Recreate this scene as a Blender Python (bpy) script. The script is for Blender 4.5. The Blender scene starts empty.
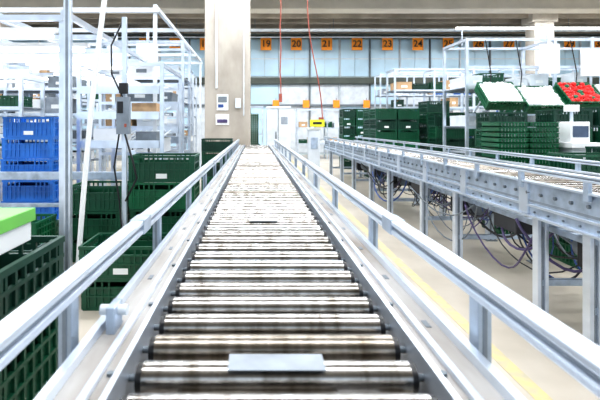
import bpy, math, random
from mathutils import Vector, Matrix
random.seed(7)
scene = bpy.context.scene
try:
    scene.view_settings.view_transform = 'Standard'
    scene.view_settings.exposure = 0.12
    scene.view_settings.look = 'Medium High Contrast'
except Exception as e: print('look', e)

# ---------------------------------------------------------------- materials
def mat(name, col, rough=0.5, metal=0.0, var=0.12, scale=8.0, stretch=(1,1,1), bump=0.0, emit=0.0, col2=None, spec=0.5):
    m = bpy.data.materials.new(name); m.use_nodes = True
    nt = m.node_tree; n = nt.nodes; l = nt.links
    p = n['Principled BSDF']
    tc = n.new('ShaderNodeTexCoord'); mp = n.new('ShaderNodeMapping'); mp.inputs['Scale'].default_value = stretch
    nz = n.new('ShaderNodeTexNoise'); nz.inputs['Scale'].default_value = scale; nz.inputs['Detail'].default_value = 4
    cr = n.new('ShaderNodeValToRGB')
    c2 = col2 if col2 else tuple(max(0, c*(1-var*2)) for c in col)
    c1 = tuple(min(1, c*(1+var*0.3)) for c in col)
    cr.color_ramp.elements[0].position = 0.3; cr.color_ramp.elements[1].position = 0.62
    cr.color_ramp.elements[0].color = (*c2, 1); cr.color_ramp.elements[1].color = (*c1, 1)
    l.new(tc.outputs['Object'], mp.inputs['Vector']); l.new(mp.outputs['Vector'], nz.inputs['Vector'])
    l.new(nz.outputs['Fac'], cr.inputs['Fac']); l.new(cr.outputs['Color'], p.inputs['Base Color'])
    p.inputs['Roughness'].default_value = rough; p.inputs['Metallic'].default_value = metal
    p.inputs['Specular IOR Level'].default_value = spec
    if bump:
        b = n.new('ShaderNodeBump'); b.inputs['Strength'].default_value = bump; b.inputs['Distance'].default_value = 0.01
        l.new(nz.outputs['Fac'], b.inputs['Height']); l.new(b.outputs['Normal'], p.inputs['Normal'])
    if emit:
        p.inputs['Emission Color'].default_value = (*col, 1); p.inputs['Emission Strength'].default_value = emit
    return m

M = {}
M['alu']    = mat('aluminium', (0.70,0.77,0.87), 0.30, 0.7, 0.10, 6, (1,0.3,1))
M['galv']   = mat('galvanised_steel', (0.45,0.53,0.64), 0.42, 0.6, 0.15, 12)
M['groove'] = mat('profile_groove', (0.26,0.30,0.35), 0.5, 0.4, 0.1, 12)
M['plate']  = mat('matt_grey_plate', (0.30,0.34,0.39), 0.6, 0.1, 0.12, 12)
M['steelL'] = mat('light_painted_steel', (0.68,0.73,0.78), 0.45, 0.1, 0.08, 5)
M['steelD'] = mat('grey_steel', (0.20,0.23,0.26), 0.5, 0.4, 0.12, 9)
M['roller'] = mat('zinc_roller', (0.40,0.395,0.39), 0.24, 1.0, 0.13, 4, (7,1.3,1.3), 0.0, 0, (0.19,0.175,0.155))
M['rollerb']= mat('brown_roller', (0.29,0.265,0.235), 0.28, 1.0, 0.13, 4, (6,1.3,1.3), 0.0, 0, (0.13,0.11,0.085))  # brown tone painted in for the reflected ceiling
M['rollerc']= mat('pale_roller', (0.55,0.56,0.57), 0.20, 1.0, 0.13, 4, (7,1.3,1.3), 0.0, 0, (0.28,0.265,0.245))
M['dust']   = mat('dusty_steel', (0.42,0.41,0.40), 0.55, 0.3, 0.15, 9, (1,0.25,1), 0, 0, (0.24,0.21,0.18))
M['pan']    = mat('pale_under_pan', (0.40,0.36,0.31), 0.7, 0.0, 0.15, 7, (1,1,1), 0, 0, (0.22,0.19,0.16))  # pale pan; its beige stands in for floor light between rollers
M['black']  = mat('black_plastic', (0.012,0.013,0.016), 0.45)
M['green']  = mat('dark_green_plastic', (0.006,0.078,0.038), 0.40, 0, 0.15, 5)
M['green2'] = mat('mid_green_plastic', (0.009,0.125,0.053), 0.40, 0, 0.15, 5)
M['greend'] = mat('deep_green_plastic', (0.005,0.045,0.028), 0.42, 0, 0.15, 5)
M['lime']   = mat('lime_plastic', (0.16,0.50,0.09), 0.4, 0, 0.1, 6)
M['blue']   = mat('blue_plastic', (0.02,0.17,0.60), 0.4, 0, 0.12, 5)
M['white']  = mat('white_plastic', (0.82,0.84,0.86), 0.4, 0, 0.03, 6)
M['card']   = mat('cardboard', (0.50,0.33,0.19), 0.8, 0, 0.12, 10)
M['red']    = mat('red_produce', (0.72,0.02,0.02), 0.3, 0, 0.15, 8)
M['redc']   = mat('red_cord', (0.38,0.09,0.06), 0.5, 0, 0.1, 8)
M['orange'] = mat('orange_sign', (0.98,0.33,0.02), 0.5, 0, 0.05, 3)
M['yellow'] = mat('yellow_sign', (0.85,0.85,0.04), 0.5, 0, 0.05, 3)
M['line']   = mat('worn_yellow_paint', (0.60,0.50,0.24), 0.6, 0, 0.15, 12, (1,1,1), 0, 0, (0.46,0.42,0.33))
M['violet'] = mat('violet_cable', (0.08,0.06,0.16), 0.45)
M['cblue']  = mat('blue_cable', (0.03,0.08,0.28), 0.45)
M['floor']  = mat('concrete_floor', (0.54,0.49,0.42), 0.35, 0, 0.12, 1.3, (1,1,1), 0.03, 0, (0.40,0.36,0.30))
M['wall']   = mat('wall_paint', (0.52,0.60,0.64), 0.7, 0, 0.06, 1.0)
M['panel']  = mat('pale_blue_panel', (0.56,0.77,0.92), 0.35, 0, 0.10, 0.7)
M['beam']   = mat('olive_beam', (0.085,0.10,0.085), 0.6, 0, 0.12, 3)
M['conc']   = mat('column_concrete', (0.42,0.385,0.34), 0.75, 0, 0.13, 2.2, (1,1,0.5), 0.15, 0, (0.31,0.28,0.24))
M['ceil']   = mat('ceiling_concrete', (0.34,0.30,0.25), 0.8, 0, 0.15, 1.5)
M['beige']  = mat('beige_beam', (0.74,0.69,0.60), 0.7, 0, 0.06, 1.5)
M['lamp']   = mat('lamp_tube', (1,1,1), 0.4, 0, 0.0, 1, (1,1,1), 0, 4.0)
M['screen'] = mat('screen_glass', (0.06,0.09,0.15), 0.15)
M['paper']  = mat('paper', (0.80,0.82,0.82), 0.8, 0, 0.04)
M['rubber'] = mat('dark_underframe', (0.05,0.052,0.058), 0.7)

# ---------------------------------------------------------------- mesh builder
class B:
    def __init__(s): s.v=[]; s.f=[]; s.m=[]; s.sm=[]; s.mats=[]
    def mi(s,k):
        if k not in s.mats: s.mats.append(k)
        return s.mats.index(k)
    def box(s,x0,x1,y0,y1,z0,z1,k,T=None):
        i=len(s.v); c=[(x0,y0,z0),(x1,y0,z0),(x1,y1,z0),(x0,y1,z0),(x0,y0,z1),(x1,y0,z1),(x1,y1,z1),(x0,y1,z1)]
        if T is not None: c=[tuple(T@Vector(p)) for p in c]
        s.v+=c
        for q in ((0,3,2,1),(4,5,6,7),(0,1,5,4),(1,2,6,5),(2,3,7,6),(3,0,4,7)):
            s.f.append([i+a for a in q]); s.m.append(s.mi(k)); s.sm.append(False)
    def tube(s,pts,r,k,seg=10,T=None):
        pts=[Vector(p) for p in pts]; i0=len(s.v); n=len(pts); mi=s.mi(k)
        up=None
        for a in range(n):
            d=(pts[min(a+1,n-1)]-pts[max(a-1,0)]).normalized()
            if up is None:
                up=Vector((0,0,1)) if abs(d.z)<0.9 else Vector((1,0,0))
            u=d.cross(up).normalized(); w=u.cross(d).normalized(); up=w
            for j in range(seg):
                t=2*math.pi*j/seg; p=pts[a]+u*math.cos(t)*r+w*math.sin(t)*r
                if T is not None: p=T@p
                s.v.append(tuple(p))
        for a in range(n-1):
            for j in range(seg):
                j2=(j+1)%seg
                s.f.append([i0+a*seg+j,i0+a*seg+j2,i0+(a+1)*seg+j2,i0+(a+1)*seg+j]); s.m.append(mi); s.sm.append(True)
        for base,rev in ((i0,True),(i0+(n-1)*seg,False)):
            k0=len(s.v); s.v+=[s.v[base+j] for j in range(seg)]
            f=[k0+j for j in range(seg)]; s.f.append(f[::-1] if rev else f); s.m.append(mi); s.sm.append(False)
    def ball(s,c,r,k,T=None,sz=1.0):
        i0=len(s.v); mi=s.mi(k); R=5; S=8
        for a in range(R+1):
            ph=math.pi*a/R
            for j in range(S):
                t=2*math.pi*j/S; p=Vector((c[0]+r*math.sin(ph)*math.cos(t),c[1]+r*math.sin(ph)*math.sin(t),c[2]+r*sz*math.cos(ph)))
                if T is not None: p=T@p
                s.v.append(tuple(p))
        for a in range(R):
            for j in range(S):
                j2=(j+1)%S
                s.f.append([i0+a*S+j,i0+(a+1)*S+j,i0+(a+1)*S+j2,i0+a*S+j2]); s.m.append(mi); s.sm.append(True)
    def done(s,name,bevel=0,parent=None):
        me=bpy.data.meshes.new(name); me.from_pydata(s.v,[],s.f)
        for k in s.mats: me.materials.append(M[k])
        me.polygons.foreach_set('material_index',s.m); me.polygons.foreach_set('use_smooth',s.sm); me.update()
        o=bpy.data.objects.new(name,me); scene.collection.objects.link(o)
        if bevel:
            bm=o.modifiers.new('bevel','BEVEL'); bm.width=bevel; bm.segments=2; bm.limit_method='ANGLE'
        if parent: o.parent=parent
        return o
def empty(name):
    e=bpy.data.objects.new(name,None); scene.collection.objects.link(e); return e

# ---------------------------------------------------------------- room shell
b=B(); b.box(-14,18,-8,20.4,-0.2,0,'floor'); fl=b.done('floor')
b=B(); b.box(1.28,1.36,-4,19,0.0005,0.002,'line'); b.box(-3.9,-3.82,-4,19,0.0005,0.002,'line'); b.done('floor_marking_line',0,fl)
b=B()
b.box(-14,18,20.1,20.4,0,5.6,'wall')
for i in range(-9,14):
    x=0.42+i*1.31
    b.box(x-0.60,x-0.01,20.06,20.1,3.42,5.02,'panel')
    b.box(x+0.01,x+0.60,20.06,20.1,3.42,5.02,'panel')
    b.box(x-0.60,x+0.60,20.05,20.06,4.16,4.20,'steelL')
    b.box(x-0.60,x+0.60,20.07,20.1,2.2,3.05,'steelL' if i%4 else 'panel')
    b.box(x-0.60,x+0.60,20.07,20.1,0.1,2.1,'steelL' if i%3 else 'panel')
    b.box(x+0.635,x+0.675,20.0,20.1,0,5.1,'steelD' if i%2 else 'steelL')
b.done('wall_back')
b=B(); b.box(-14,18,19.8,20.06,3.08,3.34,'beam'); b.box(-14,18,19.9,20.06,5.04,5.2,'beam'); b.box(-14,18,19.95,20.06,2.1,2.18,'steelD'); b.done('trim_1')
b=B(); b.box(-14.2,-14,-8,20.4,0,5.6,'wall'); b.done('wall_left')
b=B(); b.box(18,18.2,-8,20.4,0,5.6,'wall'); b.done('wall_right')
b=B(); b.box(-14,18,-8,20.4,5.4,5.6,'ceil')
y=-7.5
while y<20:
    b.box(-14,18,y,y+0.16,5.2,5.4,'ceil'); y+=0.9
ceiling=b.done('ceiling')
for yy in (14.7,6.5,-1.5):
    b=B(); b.box(-14,18,yy,yy+0.5,5.02,5.4,'beige'); b.box(-14,18,yy-0.06,yy+0.56,4.98,5.03,'beige'); b.done('ceiling_beam',0,ceiling)
b=B()
for zz,yy,r in ((4.93,17.6,0.05),(5.06,18.4,0.04),(4.98,19.3,0.035)):
    b.tube([(-13.9,yy,zz),(17.9,yy,zz)],r,'steelL')
    for x in range(-12,18,3): b.tube([(x,yy,zz),(x,yy,5.4)],0.012,'steelD',6)
b.done('overhead_pipes',0,ceiling)

def column(x0,x1,y0,y1):
    b=B(); b.box(x0,x1,y0,y1,0,5.4,'conc')
    b.box(x0-0.03,x1+0.03,y0-0.03,y1+0.03,0,0.35,'beam'); b.box(x0-0.12,x1+0.12,y0-0.05,y1+0.05,5.0,5.4,'conc')
    return b
b=column(-1.28,-0.12,11.7,12.5)
b.box(-0.30,-0.27,11.66,11.7,1.5,5.3,'steelL'); b.box(-1.0,-0.95,11.65,11.7,2.2,5.3,'steelL'); b.box(-0.5,-0.36,11.62,11.7,1.7,1.95,'steelL')
b.done('concrete_column',0.02)
b=column(10.1,10.8,16.6,17.2); b.done('concrete_column',0.02)
b=column(-9.9,-9.2,16.6,17.2); b.done('concrete_column',0.02)
b=B(); b.box(-0.97,-0.68,11.68,11.7,1.65,2.05,'paper'); b.box(-0.94,-0.71,11.672,11.68,1.85,2.0,'steelD'); b.box(-0.94,-0.8,11.672,11.68,1.72,1.8,'cblue'); b.done('wall_poster')
b=B(); b.box(-1.0,-0.66,11.68,11.7,1.28,1.55,'paper'); b.box(-0.96,-0.7,11.672,11.68,1.33,1.42,'violet'); b.done('wall_poster')

# ---------------------------------------------------------------- number signs
def sign(x,y,z,s,num):
    b=B(); b.box(x-s/2,x+s/2,y-0.02,y,z-s/2*1.15,z+s/2*1.15,'orange'); b.box(x-0.01,x+0.01,y-0.01,y+0.02,z+s/2,z+s/2+0.12,'steelD')
    o=b.done('number_sign')
    if num:
        c=bpy.data.curves.new('sign_digits','FONT'); c.body=str(num); c.size=s*0.85; c.align_x='CENTER'; c.align_y='CENTER'; c.extrude=0.003; c.offset=0.006
        t=bpy.data.objects.new('sign_digits',c); scene.collection.objects.link(t); c.materials.append(M['black'])
        t.location=(x,y-0.024,z); t.rotation_euler=(math.pi/2,0,0); t.parent=o
for i in range(-4,13):
    sign(0.47+i*1.30,19.7,4.76,0.46,19+i)
for i in range(0,5):
    sign(0.9+i*1.3,19.8,2.2,0.28,None)

# ---------------------------------------------------------------- main roller conveyor
XC=0.04; ZT=0.804; Y0=0.2; Y1=10.8
root=empty('roller_conveyor')
b=B(); y=0.87-0.109*5; RR=0.030
while y<Y1-0.05:
    zc=ZT-RR
    b.tube([(XC-0.25,y,zc),(XC+0.25,y,zc)],RR,random.choice(('roller','roller','rollerb','rollerc')),32)  # random tones draw the stripes that far gaps no longer show
    for s in (-1,1):
        b.tube([(XC+s*0.2505,y,zc),(XC+s*0.262,y,zc)],0.026,'black',16)
    b.tube([(XC-0.285,y,zc),(XC+0.285,y,zc)],0.007,'steelD',6)
    y+=0.109
b.done('rollers',parent=root)
b=B()
for s in (-1,1):
    def bx(a,c,z0,z1,k,y0=Y0,y1=Y1):
        xs=sorted((XC+s*a,XC+s*c)); b.box(xs[0],xs[1],y0,y1,z0,z1,k)
    bx(0.278,0.290,ZT-0.10,ZT+0.010,'alu')
    bx(0.290,0.375,ZT-0.02,ZT-0.008,'dust')
    bx(0.316,0.330,ZT-0.008,ZT+0.004,'alu')
    bx(0.375,0.392,ZT-0.13,ZT+0.012,'alu')
    bx(0.392,0.3935,ZT-0.085,ZT-0.055,'groove')
    bx(0.34,0.375,ZT-0.13,ZT-0.12,'galv')
b.done('side_channels',0.002,root)
b=B()
for s in (-1,1):
    y=0.4; 
    while y<Y1:
        x=XC+s*0.352; b.box(x-0.006,x+0.006,y-0.018,y+0.018,ZT-0.008,ZT-0.0065,'steelD')
        b.tube([(XC+s*0.303,y+0.11,ZT-0.008),(XC+s*0.303,y+0.11,ZT-0.002)],0.007,'steelD',8)
        b.tube([(XC+s*0.392,y,ZT-0.03),(XC+s*0.398,y,ZT-0.03)],0.008,'steelD',8)
        y+=0.327
b.done('channel_slots',0,root)
b=B()
for s in (-1,1):
    cx=XC+s*0.425; zc=ZT+0.115
    b.box(cx-0.021,cx+0.021,Y0,Y1,zc+0.006,zc+0.022,'alu')
    b.box(cx-0.021,cx+0.021,Y0,Y1,zc-0.022,zc-0.006,'alu')
    b.box(cx-0.014,cx+0.014,Y0,Y1,zc-0.0065,zc+0.0065,'groove')
b.done('guard_rails',0.004,root)
b=B()
for s in (-1,1):
    cx=XC+s*0.425; y=0.95
    while y<Y1:
        b.box(cx-0.014,cx+0.014,y-0.02,y+0.02,ZT-0.16,ZT+0.093,'galv')
        b.box(cx-0.005,cx+0.005,y-0.022,y+0.022,ZT-0.155,ZT+0.09,'groove')
        xs=sorted((XC+s*0.392,cx)); b.box(xs[0],xs[1],y-0.035,y+0.035,ZT-0.10,ZT-0.04,'galv')
        b.tube([(cx+s*0.014,y,ZT-0.07),(cx+s*0.022,y,ZT-0.07)],0.010,'steelD',8)
        y+=0.86
    for y in (1.55,4.1,6.7,9.2):
        b.box(cx-0.0235,cx+0.0235,y-0.05,y+0.05,ZT+0.091,ZT+0.139,'galv')
    y=0.6
    while y<Y1:
        x=XC+s*0.35; b.box(x-0.025,x+0.025,y-0.025,y+0.025,0.0,ZT-0.13,'galv'); b.box(x-0.05,x+0.05,y-0.05,y+0.05,0,0.012,'steelD'); y+=1.7
y=0.6
while y<Y1:
    b.box(XC-0.35,XC+0.35,y-0.02,y+0.02,0.25,0.29,'galv'); b.box(XC-0.35,XC+0.35,y-0.02,y+0.02,ZT-0.17,ZT-0.12,'galv'); y+=1.7
b.done('supports',0.002,root)
b=B()
b.box(XC-0.09,XC+0.09,0.865-0.030,0.865+0.030,ZT+0.0005,ZT+0.003,'plate')
b.box(XC-0.065,XC+0.065,2.18-0.03,2.18+0.03,ZT+0.0005,ZT+0.003,'steelL')
b.done('stop_plates',0.001,root)
b=B(); b.box(XC-0.27,XC+0.27,Y0,Y1,ZT-0.14,ZT-0.13,'pan'); b.box(XC-0.25,XC-0.19,Y0,Y1,ZT-0.125,ZT-0.085,'dust'); b.box(XC+0.12,XC+0.2,Y0,Y1,ZT-0.125,ZT-0.085,'dust'); b.done('drive_belt',0,root)
b=B(); b.box(-0.325,-0.305,1.0,1.06,ZT-0.01,ZT+0.05,'galv'); b.tube([(-0.345,1.03,ZT+0.035),(-0.285,1.03,ZT+0.035)],0.012,'steelL',12); b.done('sensor_bracket',0.003,root)

# ---------------------------------------------------------------- right conveyor
root=empty('accumulation_conveyor')
XL=1.82; XR=2.60; Ya=1.0; Yb=12.0
b=B()
for s,x in ((1,XL),(-1,XR)):
    a=sorted((x,x+s*0.012)); b.box(a[0],a[1],Ya,Yb,0.655,0.885,'galv')
    for z in (0.655,0.877):
        a=sorted((x-s*0.03,x+s*0.03)); b.box(a[0],a[1],Ya,Yb,z,z+0.012,'alu')
    a=sorted((x-s*0.012,x)); b.box(a[0],a[1],Ya,Yb,0.72,0.735,'alu')
    a=sorted((x-s*0.002,x)); b.box(a[0],a[1],Ya,Yb,0.75,0.765,'groove')
    y=Ya+0.1
    while y<Yb:
        b.tube([(x,y,0.81),(x-s*0.014,y,0.81)],0.011,'steelD',8)
        b.tube([(x,y+0.07,0.69),(x-s*0.010,y+0.07,0.69)],0.007,'steelD',6)
        y+=0.14
    y=Ya+0.3
    while y<Yb:
        a=sorted((x-s*0.014,x)); b.box(a[0],a[1],y-0.05,y+0.05,0.67,0.87,'alu'); y+=0.9
b.done('side_beams',0,root)
b=B(); y=Ya+0.05
while y<Yb:
    b.tube([(XL+0.03,y,0.835),(XR-0.03,y,0.835)],0.025,random.choice(('roller','rollerb')),14); y+=0.11
b.done('rollers',0,root)
b=B()
for s,x in ((1,XL-0.02),(-1,XR+0.02)):
    b.box(x-0.018,x+0.018,Ya,Yb,0.967,0.98,'alu'); b.box(x-0.018,x+0.018,Ya,Yb,0.945,0.957,'alu'); b.box(x-0.011,x+0.011,Ya,Yb,0.956,0.968,'groove')
    y=Ya+0.25
    while y<Yb:
        b.box(x-0.012,x+0.012,y-0.02,y+0.02,0.84,0.945,'galv'); y+=0.62
b.done('guard_rails',0.003,root)
b=B()
for y in (1.55,2.52,2.98,4.2,5.04,6.3,7.3,8.6,9.8,11.2):
    for x in (XL+0.03,XR-0.03):
        b.box(x-0.034,x+0.034,y-0.018,y+0.018,0.0,0.655,'groove')
        for a in (-1,1):
            b.box(x+a*0.024-0.012,x+a*0.024+0.012,y-0.03,y+0.03,0.0,0.655,'alu')
        b.box(x-0.06,x+0.06,y-0.06,y+0.06,0,0.012,'steelD')
    b.box(XL+0.03,XR-0.03,y-0.02,y+0.02,0.22,0.26,'galv')
    b.box(XL+0.03,XR-0.03,y-0.02,y+0.02,0.60,0.65,'galv')
b.box(XL+0.10,XL+0.30,Ya,Yb,0.56,0.60,'galv')
b.done('legs',0.003,root)
b=B()
for y in (2.75,4.6,6.8,9.1):
    b.box(2.0,2.28,y-0.11,y+0.11,0.38,0.60,'black'); b.tube([(2.14,y-0.2,0.47),(2.14,y+0.25,0.47)],0.075,'steelD',16)
    b.box(2.3,2.45,y-0.08,y+0.08,0.42,0.60,'steelL')
for y in (3.6,5.6,7.8): b.box(1.95,2.15,y-0.16,y+0.16,0.44,0.60,'rubber')
b.done('drive_motors',0.008,root)
b=B()
for i in range(95):
    y=random.uniform(2.6,7.8); x=random.uniform(1.88,2.45); pts=[]
    z0=0.57; L=random.uniform(0.35,1.2); dep=random.uniform(0.10,0.40)
    x2=x+random.uniform(-0.25,0.25)
    for t in range(13):
        u=t/12; pts.append((x+(x2-x)*u+0.05*math.sin(u*7+i),y+L*u,max(0.02,z0-dep*4*u*(1-u)+0.02*math.sin(u*11+i))))
    b.tube(pts,random.choice((0.005,0.007,0.010)),random.choice(('violet','black','cblue','black','steelD','black','cblue','rubber')),6)
b.done('cable_bundle',0,root)

# ---------------------------------------------------------------- crates
def crate(b,x,y,z,L,W,H,k,T=None):
    x0,x1,y0,y1=x-L/2,x+L/2,y-W/2,y+W/2
    t=0.008
    b.box(x0+t,x1-t,y0+t,y1-t,z+0.004,z+0.012,k,T)
    def ring(z0,z1,o):
        b.box(x0-o,x1+o,y0-o,y0+0.012,z0,z1,k,T); b.box(x0-o,x1+o,y1-0.012,y1+o,z0,z1,k,T)
        b.box(x0-o,x0+0.012,y0+0.012,y1-0.012,z0,z1,k,T); b.box(x1-0.012,x1+o,y0+0.012,y1-0.012,z0,z1,k,T)
    ring(z+H-0.022,z+H-0.002,0.004); ring(z,z+0.03,-0.006); ring(z+H*0.42,z+H*0.42+0.012,0.002)
    if H>0.2: ring(z+H*0.68,z+H*0.68+0.012,0.002)
    c=0.035
    for a in (x0,x1-c):
        for d in (y0,y1-c): b.box(a,a+c,d,d+c,z+0.01,z+H-0.01,k,T)
    nx=max(6,int(L/0.045)); 
    for i in range(1,nx):
        xx=x0+L*i/nx
        if H>0.15 and abs(xx-x)<0.065:
            b.box(xx-0.02,xx+0.02,y0+0.004,y0+0.012,z+0.02,z+H*0.68,k,T); continue
        for yy in (y0,y1-0.011): b.box(xx-0.006,xx+0.006,yy,yy+0.011,z+0.02,z+H-0.02,k,T)
    ny=max(4,int(W/0.045))
    for i in range(1,ny):
        yy=y0+W*i/ny
        for xx in (x0,x1-0.011): b.box(xx,xx+0.011,yy-0.006,yy+0.006,z+0.02,z+H-0.02,k,T)
    b.box(x0+0.007,x1-0.007,y0+0.009,y0+0.012,z+0.02,z+H*0.68,k,T)
    b.box(x0+0.007,x1-0.007,y1-0.012,y1-0.009,z+0.02,z+H*0.68,k,T)
    b.box(x0+0.009,x0+0.012,y0+0.007,y1-0.007,z+0.02,z+H*0.68,k,T)
    b.box(x1-0.012,x1-0.009,y0+0.007,y1-0.007,z+0.02,z+H*0.68,k,T)
    if H>0.15 and random.random()<0.3: b.box(x-0.05,x+0.05,y0-0.001,y0+0.003,z+H*0.14,z+H*0.32,'paper',T)
def stack(name,x,y,n,L,W,H,cols,z=0.0,jit=0.012):
    b=B()
    for i in range(n):
        crate(b,x+random.uniform(-jit,jit),y+random.uniform(-jit,jit),z,L,W,H,cols[i%len(cols)]); z+=H
    return b.done(name)

stack('green_crate_stack',-0.845,4.4,4,0.6,0.4,0.245,['green','green','green2'])
stack('green_crate_stack',-1.46,4.4,3,0.5,0.4,0.235,['green'])
stack('green_crate_stack',-0.90,3.3,2,0.56,0.4,0.22,['green'])
stack('green_crate_stack',-1.75,3.2,2,0.6,0.4,0.22,['greend'])
stack('blue_crate_stack',-2.42,5.1,6,0.54,0.4,0.225,['green','blue','blue','blue','blue','blue'])
stack('green_crate_stack',-2.1,4.05,2,0.55,0.4,0.22,['green','green2'])
stack('green_crate_stack',-0.93,1.32,4,0.60,0.40,0.222,['green','greend'],jit=0.006)
stack('green_crate_stack',-0.50,6.6,2,0.5,0.4,0.25,['green','green2'])
stack('green_crate_stack',-0.75,9.2,4,0.6,0.4,0.25,['green','greend'])
b=B(); b.box(-1.19,-0.71,1.20,1.46,0.889,0.95,'white'); b.box(-1.20,-0.70,1.19,1.47,0.95,0.99,'lime')
b.box(-1.20,-0.70,1.195,1.205,0.895,0.908,'lime'); b.box(-1.0,-0.74,1.196,1.201,0.92,0.94,'lime')
b.done('lime_produce_box',0.006)

# right side stacks
for i in range(2):
    for j in range(2):
        stack('green_crate_stack',2.95+i*0.5,10.6+j*0.62,7,0.47,0.58,0.235,['green','greend','green','green2'])
stack('green_crate_stack',4.15,10.7,7,0.5,0.58,0.26,['greend','green'])
stack('green_crate_stack',4.75,10.7,6,0.5,0.58,0.26,['green','greend'])
stack('green_crate_stack',2.72,13.6,7,0.36,0.56,0.25,['greend','green'])
stack('green_crate_stack',3.12,13.6,7,0.36,0.56,0.25,['green'])
stack('green_crate_stack',3.10,4.2,4,0.6,0.4,0.25,['green2','green'])
stack('green_crate_stack',3.75,4.6,4,0.6,0.4,0.26,['green','greend'])
def traystack(x,y,n,z=0.0,L=0.6,k=('green','white')):
    b=B()
    for i in range(n):
        zz=z+i*0.062
        c=k[0]
        b.box(x-L/2,x+L/2,y-0.2,y+0.2,zz,zz+0.012,c)
        for a in range(9):
            xx=x-L/2+0.02+a*(L-0.04)/8
            b.box(xx-0.012,xx+0.012,y-0.2,y-0.19,zz,zz+0.05,c)
            b.box(xx-0.012,xx+0.012,y+0.19,y+0.2,zz,zz+0.05,c)
        b.box(x-L/2,x-L/2+0.012,y-0.2,y+0.2,zz,zz+0.05,c); b.box(x+L/2-0.012,x+L/2,y-0.2,y+0.2,zz,zz+0.05,c)
        b.box(x-L/2-0.006,x+L/2+0.006,y-0.206,y+0.206,zz+0.045,zz+0.055,c)
        b.box(x-L/2+0.02,x+L/2-0.02,y-0.185,y+0.17,zz+0.014,zz+0.044,k[1])
    return b.done('tray_stack')
traystack(2.98,5.5,21,L=0.34,k=('green2','white')); traystack(3.335,5.5,21,L=0.33,k=('green2','steelL'))
stack('green_crate_stack',3.42,6.4,6,0.5,0.4,0.24,['green','greend'])
stack('green_crate_stack',4.12,6.15,6,0.5,0.4,0.245,['green','greend'])
stack('green_crate_stack',4.68,6.1,6,0.5,0.4,0.25,['green2','green','greend'])
stack('green_crate_stack',3.95,9.5,6,0.6,0.4,0.25,['green','greend'])
stack('green_crate_stack',5.4,9.4,7,0.6,0.4,0.25,['green','greend'])
traystack(-0.15,13.6,26,L=0.5,k=('green2','white')); traystack(0.36,13.7,6,L=0.4,k=('green','white'))

# ---------------------------------------------------------------- workstations / racks
def rack(x0,x1,y0,y1,h,shelves,bins=(),prof=0.045,density=0.8,fr='alu'):
    b=B(); p=prof
    nx=max(1,round((x1-x0)/1.2))
    for i in range(nx+1):
        x=x0+(x1-x0)*i/nx
        for y in (y0,y1): b.box(x-p/2,x+p/2,y-p/2,y+p/2,0,h,fr)
        b.box(x-p/2,x+p/2,y0+p/2,y1-p/2,h-p,h,fr)
    for y in (y0,y1):
        b.box(x0+p/2,x1-p/2,y-p/2+0.002,y+p/2-0.002,h-p,h-0.002,fr)
    for z in shelves:
        b.box(x0,x1,y0+0.01,y1-0.01,z-0.012,z,'plate')
        for y in (y0,y1): b.box(x0+0.002,x1-0.002,y-p/2-0.004,y+p/2,z-0.045,z,fr)
        x=x0+0.06
        while x<x1-0.35 and bins:
            w=random.choice((0.22,0.3,0.4))
            if random.random()<density:
                k=random.choice(bins); hh=random.uniform(0.12,0.26)
                if k in('card','white','steelL','plate','steelD'):
                    b.box(x,x+w,y0+0.05,y1-0.1,z,z+hh,k); b.box(x-0.004,x+w+0.004,y0+0.046,y1-0.096,z+hh*0.8,z+hh,k)
                    b.box(x+w*0.3,x+w*0.7,y0+0.046,y0+0.05,z+hh*0.3,z+hh*0.55,'paper' if k!='white' else 'steelD')
                else:
                    crate(b,x+w/2,(y0+y1)/2,z,w,min(0.4,(y1-y0)-0.1),hh,k)
            x+=w+random.uniform(0.02,0.12)
    return b
def monitor(b,x,y,z,w,h):
    b.box(x-w/2,x+w/2,y,y+0.035,z-h/2,z+h/2,'white'); b.box(x-w*0.15,x+w*0.15,y+0.035,y+0.07,z-h*0.3,z+h*0.3,'steelD')
    b.box(x-0.02,x+0.02,y+0.04,y+0.07,z+h/2-0.05,z+h/2+0.2,'alu')
mix=('card','white','plate','steelL','green','blue','steelD','white')
b=rack(-2.35,-1.1,7.0,7.7,2.55,(0.85,1.25,1.62,2.0),('card','white','white','plate','steelL','steelD'))
monitor(b,-1.62,6.9,2.32,0.32,0.34); monitor(b,-2.1,6.9,2.3,0.24,0.3); b.done('picking_workstation')
b=rack(-5.2,-2.6,7.2,7.9,2.3,(0.7,1.05,1.45,1.85),('card','white','plate','steelL','white','steelD')); b.done('picking_workstation')
b=rack(-4.9,-3.0,5.9,6.5,1.9,(0.75,1.15,1.5),('white','steelL','plate','green','steelD'),density=0.6); b.done('storage_rack')
b=rack(-3.6,-1.6,9.5,10.2,2.5,(0.8,1.3,1.8),mix); b.done('storage_rack')
b=rack(-8.2,-4.2,10.2,10.9,2.7,(0.8,1.3,1.8,2.25),mix); monitor(b,-5,10.1,2.4,0.5,0.4); monitor(b,-6.4,10.1,2.4,0.5,0.4); b.done('storage_rack')
b=rack(-7.0,-1.9,13.2,13.9,2.9,(0.8,1.3,1.9,2.4),mix); b.done('storage_rack')
b=rack(-8.9,-2.2,16.4,17.2,3.1,(0.9,1.6,2.3),mix); b.done('storage_rack')
b=rack(3.65,5.7,12.0,12.7,2.75,(0.8,1.3,1.75,2.2),('green','green2','green','greend','card')); b.done('storage_rack')
b=rack(6.0,9.2,12.6,13.3,2.9,(0.8,1.3,1.8,2.3),mix); b.done('storage_rack')
b=rack(4.2,9.8,15.4,16.1,3.0,(0.9,1.6,2.3),mix); b.done('storage_rack')
b=rack(1.6,3.8,17.2,17.9,1.9,(0.6,1.2),('card','steelL','green'),density=0.7); b.done('storage_rack')
b=rack(3.5,6.4,7.6,8.5,2.7,(0.8,1.25,1.9),('green','white','steelL'),density=0.7)
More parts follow.
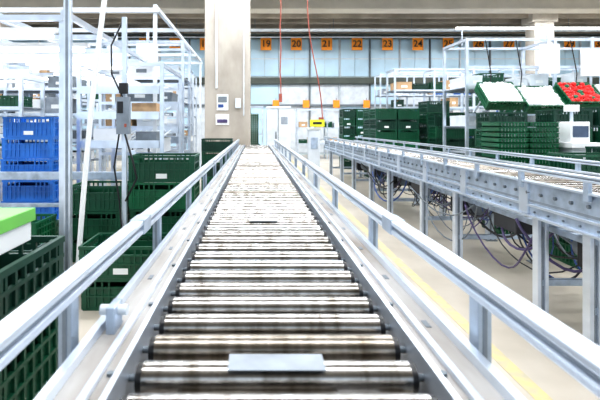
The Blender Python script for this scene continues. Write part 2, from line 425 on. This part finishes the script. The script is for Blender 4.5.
for z in (1.42,2.2):
    b.box(3.5,6.4,7.57,7.6,z,z+0.04,'alu')
monitor(b,4.78,7.45,2.34,0.32,0.48); monitor(b,5.5,7.45,2.28,0.42,0.44)
for x in (3.8,4.3,5.2,6.0): b.tube([(x,7.58,2.66),(x+0.05,7.5,2.1),(x+0.02,7.55,1.5)],0.008,'black',6)
b.tube([(3.5,8.0,2.95),(6.4,8.0,2.95)],0.02,'lamp',8)
for x in (3.6,5,6.3): b.box(x-0.01,x+0.01,7.99,8.01,2.65,2.95,'alu')
b.done('picking_workstation')
def tray(x,y,z,L,W,H,k,fill,ang=42):
    T=Matrix.Translation((x,y,z))@Matrix.Rotation(math.radians(ang),4,'X')
    b=B(); crate(b,0,0,0,L,W,H,k,T)
    nx=int(L/0.07); ny=int(W/0.07)
    for i in range(nx):
        for j in range(ny):
            b.ball((-L/2+0.05+(L-0.1)*i/(nx-1),-W/2+0.05+(W-0.1)*j/(ny-1),H-0.025+random.uniform(-0.015,0.02)),0.043,fill if random.random()<0.88 else ('green2' if fill=='red' else 'steelL'),T)
    for a in (-L/2+0.04,L/2-0.04): b.tube([(x+a,y+0.02,z),(x+a,y+0.24,z-0.18)],0.012,'alu',8)
    return b.done('produce_tray')
tray(3.84,7.30,1.66,0.56,0.50,0.17,'green2','white')
tray(4.46,7.30,1.60,0.58,0.50,0.17,'green2','white')
tray(5.08,7.30,1.66,0.52,0.50,0.17,'green2','red')
tray(5.68,7.30,1.62,0.54,0.50,0.17,'green2','white')
dx=-0.46
b=B(); b.box(4.08+dx,4.36+dx,5.25,5.6,0,1.0,'steelL'); b.box(4.04+dx,4.40+dx,5.2,5.65,1.0,1.06,'white'); b.box(4.1+dx,4.32+dx,5.3,5.55,1.06,1.3,'white')
b.box(4.12+dx,4.30+dx,5.29,5.30,1.12,1.25,'screen'); b.tube([(4.21+dx,5.45,1.3),(4.21+dx,5.45,1.45)],0.02,'alu',10); b.box(4.14+dx,4.28+dx,5.41,5.49,1.42,1.5,'white')
b.done('label_printer',0.015)
b=B(); b.box(5.6,9.0,6.75,6.8,0.72,0.88,'galv'); b.box(5.6,9.0,7.15,7.2,0.72,0.88,'galv')
x=5.65
while x<9: b.tube([(x,6.8,0.85),(x,7.15,0.85)],0.022,'roller',10); x+=0.1
for x in (5.7,7.5,8.9):
    for y in (6.78,7.17): b.box(x-0.03,x+0.03,y-0.02,y+0.02,0,0.72,'galv')
    b.box(x-0.015,x+0.015,6.72,6.75,0.8,0.95,'alu')
b.box(5.6,9,6.72,6.75,0.95,0.99,'alu')
b.done('cross_conveyor')
def xconv(x0,x1,y,z):
    b=B()
    for yy in (y,y+0.42): b.box(x0,x1,yy,yy+0.03,z-0.07,z+0.05,'galv'); b.box(x0,x1,yy-0.008,yy+0.038,z+0.05,z+0.06,'alu')
    x=x0+0.06
    while x<x1-0.03: b.tube([(x,y+0.03,z+0.01),(x,y+0.42,z+0.01)],0.022,'roller',10); x+=0.09
    n=max(2,round((x1-x0)/1.3))
    for i in range(n+1):
        xx=x0+0.04+(x1-x0-0.08)*i/n
        for yy in (y+0.015,y+0.435): b.box(xx-0.022,xx+0.022,yy-0.012,yy+0.012,0,z-0.07,'alu')
        b.box(xx-0.01,xx+0.01,y,y+0.42,0.3,0.34,'alu')
    b.box(x0,x1,y-0.06,y-0.03,z+0.15,z+0.19,'alu')
    for i in range(n+1):
        xx=x0+0.04+(x1-x0-0.08)*i/n; b.box(xx-0.012,xx+0.012,y-0.055,y,z,z+0.15,'alu')
    return b.done('cross_conveyor')
xconv(-6.0,-2.78,5.05,0.70)
xconv(-7.0,-1.3,8.4,1.0)
b=B(); b.box(-4.2,-1.22,4.70,4.75,0.70,0.78,'galv'); b.box(-4.2,-1.22,4.70,4.75,0.42,0.46,'galv')
for x in (-4.1,-3.2,-1.95,-1.26): b.box(x-0.025,x+0.025,4.755,4.79,0,1.0,'alu')
b.done('guard_barrier',0.004)
b=B()
for k,z in enumerate((1.02,1.36,1.66)):
    x=-2.0
    while x<=-1.16:
        b.tube([(x,5.45,z),(x,6.75,z+0.16)],0.012,'steelL',8); x+=0.084
    b.box(-2.05,-1.13,5.40,5.45,z-0.03,z+0.06,'alu'); b.box(-2.05,-1.13,6.75,6.8,z+0.12,z+0.22,'alu')
for x in (-2.08,-1.10):
    for y in (5.44,6.78): b.box(x-0.022,x+0.022,y-0.022,y+0.022,0,2.0,'alu')
    b.box(x-0.02,x+0.02,5.46,6.76,1.96,2.0,'alu')
b.box(-2.06,-1.12,5.42,5.46,1.96,2.0,'alu')
b.box(-1.95,-1.60,5.55,5.95,1.06,1.22,'white'); b.box(-1.5,-1.2,5.6,5.95,1.39,1.53,'card'); b.box(-1.9,-1.5,5.6,6.0,1.70,1.82,'white'); b.box(-1.45,-1.2,5.6,5.9,1.06,1.18,'steelD')
b.done('gravity_flow_shelf')
b=B()
for i in range(6):
    y=3.9+i*0.85; b.box(-5.4,-1.62,y-0.02,y+0.02,2.14,2.19,'alu')
for i in range(7):
    x=-5.35+i*0.62; b.box(x-0.02,x+0.02,3.9,8.15,2.19,2.24,'alu')
for i in range(6):
    y=4.1+i*0.75; b.tube([(-4.9,y,2.05),(-3.5,y,2.05)],0.018,'lamp',8); b.box(-4.95,-3.45,y-0.04,y+0.04,2.08,2.12,'white')
    b.tube([(-3.1,y,2.05),(-1.8,y,2.05)],0.018,'lamp',8); b.box(-3.15,-1.75,y-0.04,y+0.04,2.08,2.12,'white')
for x in (-5.35,-3.49,-1.64):
    for y in (3.92,8.13): b.box(x-0.022,x+0.022,y-0.022,y+0.022,0,2.14,'alu')
b.done('lighting_canopy')
b=B()
for i in range(5):
    y=6.2+i*1.3; b.box(-9,-1.3,y-0.025,y+0.025,2.78,2.84,'steelL')
for x in (-9,-6.4,-3.9,-1.35):
    b.box(x-0.025,x+0.025,6.2,11.4,2.84,2.89,'steelL')
    for y in (6.22,11.38): b.box(x-0.025,x+0.025,y-0.02,y+0.02,0,2.78,'steelL')
b.done('lighting_canopy')
b=B(); b.box(-1.445,-1.395,3.47,3.52,0,3.0,'alu'); b.box(-1.43,-1.41,3.465,3.47,0,3.0,'groove'); b.box(-1.5,-1.36,3.42,3.58,0,0.015,'steelD')
b.box(-4.5,-1.395,3.48,3.51,2.92,2.97,'alu'); b.done('upright_post',0.004)
b=B(); pts=[]
for t in range(21):
    u=t/20; pts.append((-1.02-0.28*u-0.03*math.sin(u*math.pi),3.36-0.02*u,2.75-2.73*u))
b.tube(pts,0.019,'white',12); b.tube([( -1.02,3.36,2.75),(-1.02,3.36,5.2)],0.019,'white',12); b.done('air_hose')
b=B(); b.box(-1.16,-1.12,4.0,4.04,0,2.2,'alu'); b.box(-1.19,-1.08,3.94,4.0,1.18,1.50,'groove'); b.box(-1.18,-1.13,3.935,3.94,1.36,1.46,'black'); b.box(-1.12,-1.10,3.935,3.94,1.24,1.27,'redc')
b.box(-1.17,-1.10,3.95,4.0,1.53,1.62,'black')
b.tube([(-1.12,3.96,1.18),(-1.05,3.95,0.95),(-1.02,3.97,0.8),(-1.12,3.98,0.6)],0.009,'black',8)
b.tube([(-1.17,3.96,1.18),(-1.21,3.95,0.9),(-1.17,3.97,0.6),(-1.15,3.98,0.3)],0.008,'black',8)
b.tube([(-1.14,4.02,2.2),(-1.25,4.0,1.95),(-1.24,3.98,1.7),(-1.14,3.96,1.50)],0.008,'black',8)
b.done('control_box_post',0.003)

# ---------------------------------------------------------------- centre background
b=B(); pts=[(0.50+0.01*math.sin(t*1.7),9.0,5.4-t*0.22) for t in range(17)]; b.tube(pts,0.011,'redc',8)
b.box(0.47,0.53,8.98,9.02,1.72,1.88,'redc'); b.done('hanging_pull_cord')
b=B(); pts=[(0.88+0.40*(t/17)+0.05*math.sin(t*0.5),9.0,5.4-t*0.235) for t in range(18)]; b.tube(pts,0.011,'redc',8)
b.box(1.25,1.34,8.97,9.03,1.28,1.42,'redc'); b.done('hanging_pull_cord')
b=B(); b.box(0.93,1.13,8.0,8.16,0,1.2,'steelL'); b.box(0.90,1.16,7.98,8.18,1.18,1.22,'white'); b.box(0.97,1.09,7.985,8.0,0.85,1.05,'galv'); b.done('control_pillar',0.01)
b=B(); b.box(0.95,1.2,7.93,7.95,1.24,1.36,'yellow'); b.box(1.0,1.15,7.925,7.93,1.28,1.32,'black'); b.box(1.02,1.06,7.95,7.975,1.225,1.34,'steelD'); b.done('yellow_warning_sign')
b=B(); b.box(0.32,0.95,12.4,12.9,0.1,1.72,'steelL'); b.box(0.30,0.97,12.38,12.92,1.72,1.78,'steelL'); b.box(0.62,0.635,12.38,12.4,0.15,1.7,'steelD'); b.box(0.36,0.9,12.42,12.88,0,0.1,'steelD')
b.box(0.55,0.58,12.36,12.4,0.9,1.1,'steelD'); b.box(0.70,0.88,12.385,12.4,1.3,1.5,'plate'); b.done('electrical_cabinet',0.01)
b=rack(-0.3,0.25,15.0,15.5,1.9,(0.5,1.0,1.5),('card','green')); b.done('storage_rack')

# ---------------------------------------------------------------- lamps and light
def ceil_fill(x,y,w,l,p,z=5.12):
    d=bpy.data.lights.new('ceiling_fill_light','AREA'); d.shape='RECTANGLE'; d.size=w; d.size_y=l; d.energy=p; d.color=(0.95,0.975,1.0)
    o=bpy.data.objects.new('ceiling_fill_light',d); o.location=(x,y,z); scene.collection.objects.link(o)
for y,p in ((0.5,270),(4.5,270),(8.5,270),(10.9,210),(15.6,420)):  # rows added to light the room; rearmost one brightens the back wall
    for x in (-7,1.5,10):
        ceil_fill(x,y,7,0.5,p)
        b=B(); b.box(x-3.5,x+3.5,y-0.12,y+0.12,5.14,5.2,'white')
        for i in range(5): b.tube([(x-3.4+i*1.4,y,5.115),(x-2.2+i*1.4,y,5.115)],0.018,'lamp',8)
        b.done('added_fluorescent_lamp',0,ceiling)
w=bpy.data.worlds.new('World'); scene.world=w; w.use_nodes=True
w.node_tree.nodes['Background'].inputs['Color'].default_value=(0.76,0.88,1.0,1); w.node_tree.nodes['Background'].inputs['Strength'].default_value=1.35

cam=bpy.data.cameras.new('Camera'); co=bpy.data.objects.new('Camera',cam); scene.collection.objects.link(co)
co.location=(0,0,1.25); co.rotation_euler=(math.pi/2,0,0); cam.lens=27.6; cam.sensor_width=36; cam.shift_x=0.075; cam.shift_y=-74/600
cam.clip_start=0.05
cam.dof.use_dof=True; cam.dof.focus_distance=3.6; cam.dof.aperture_fstop=5.6
scene.camera=co
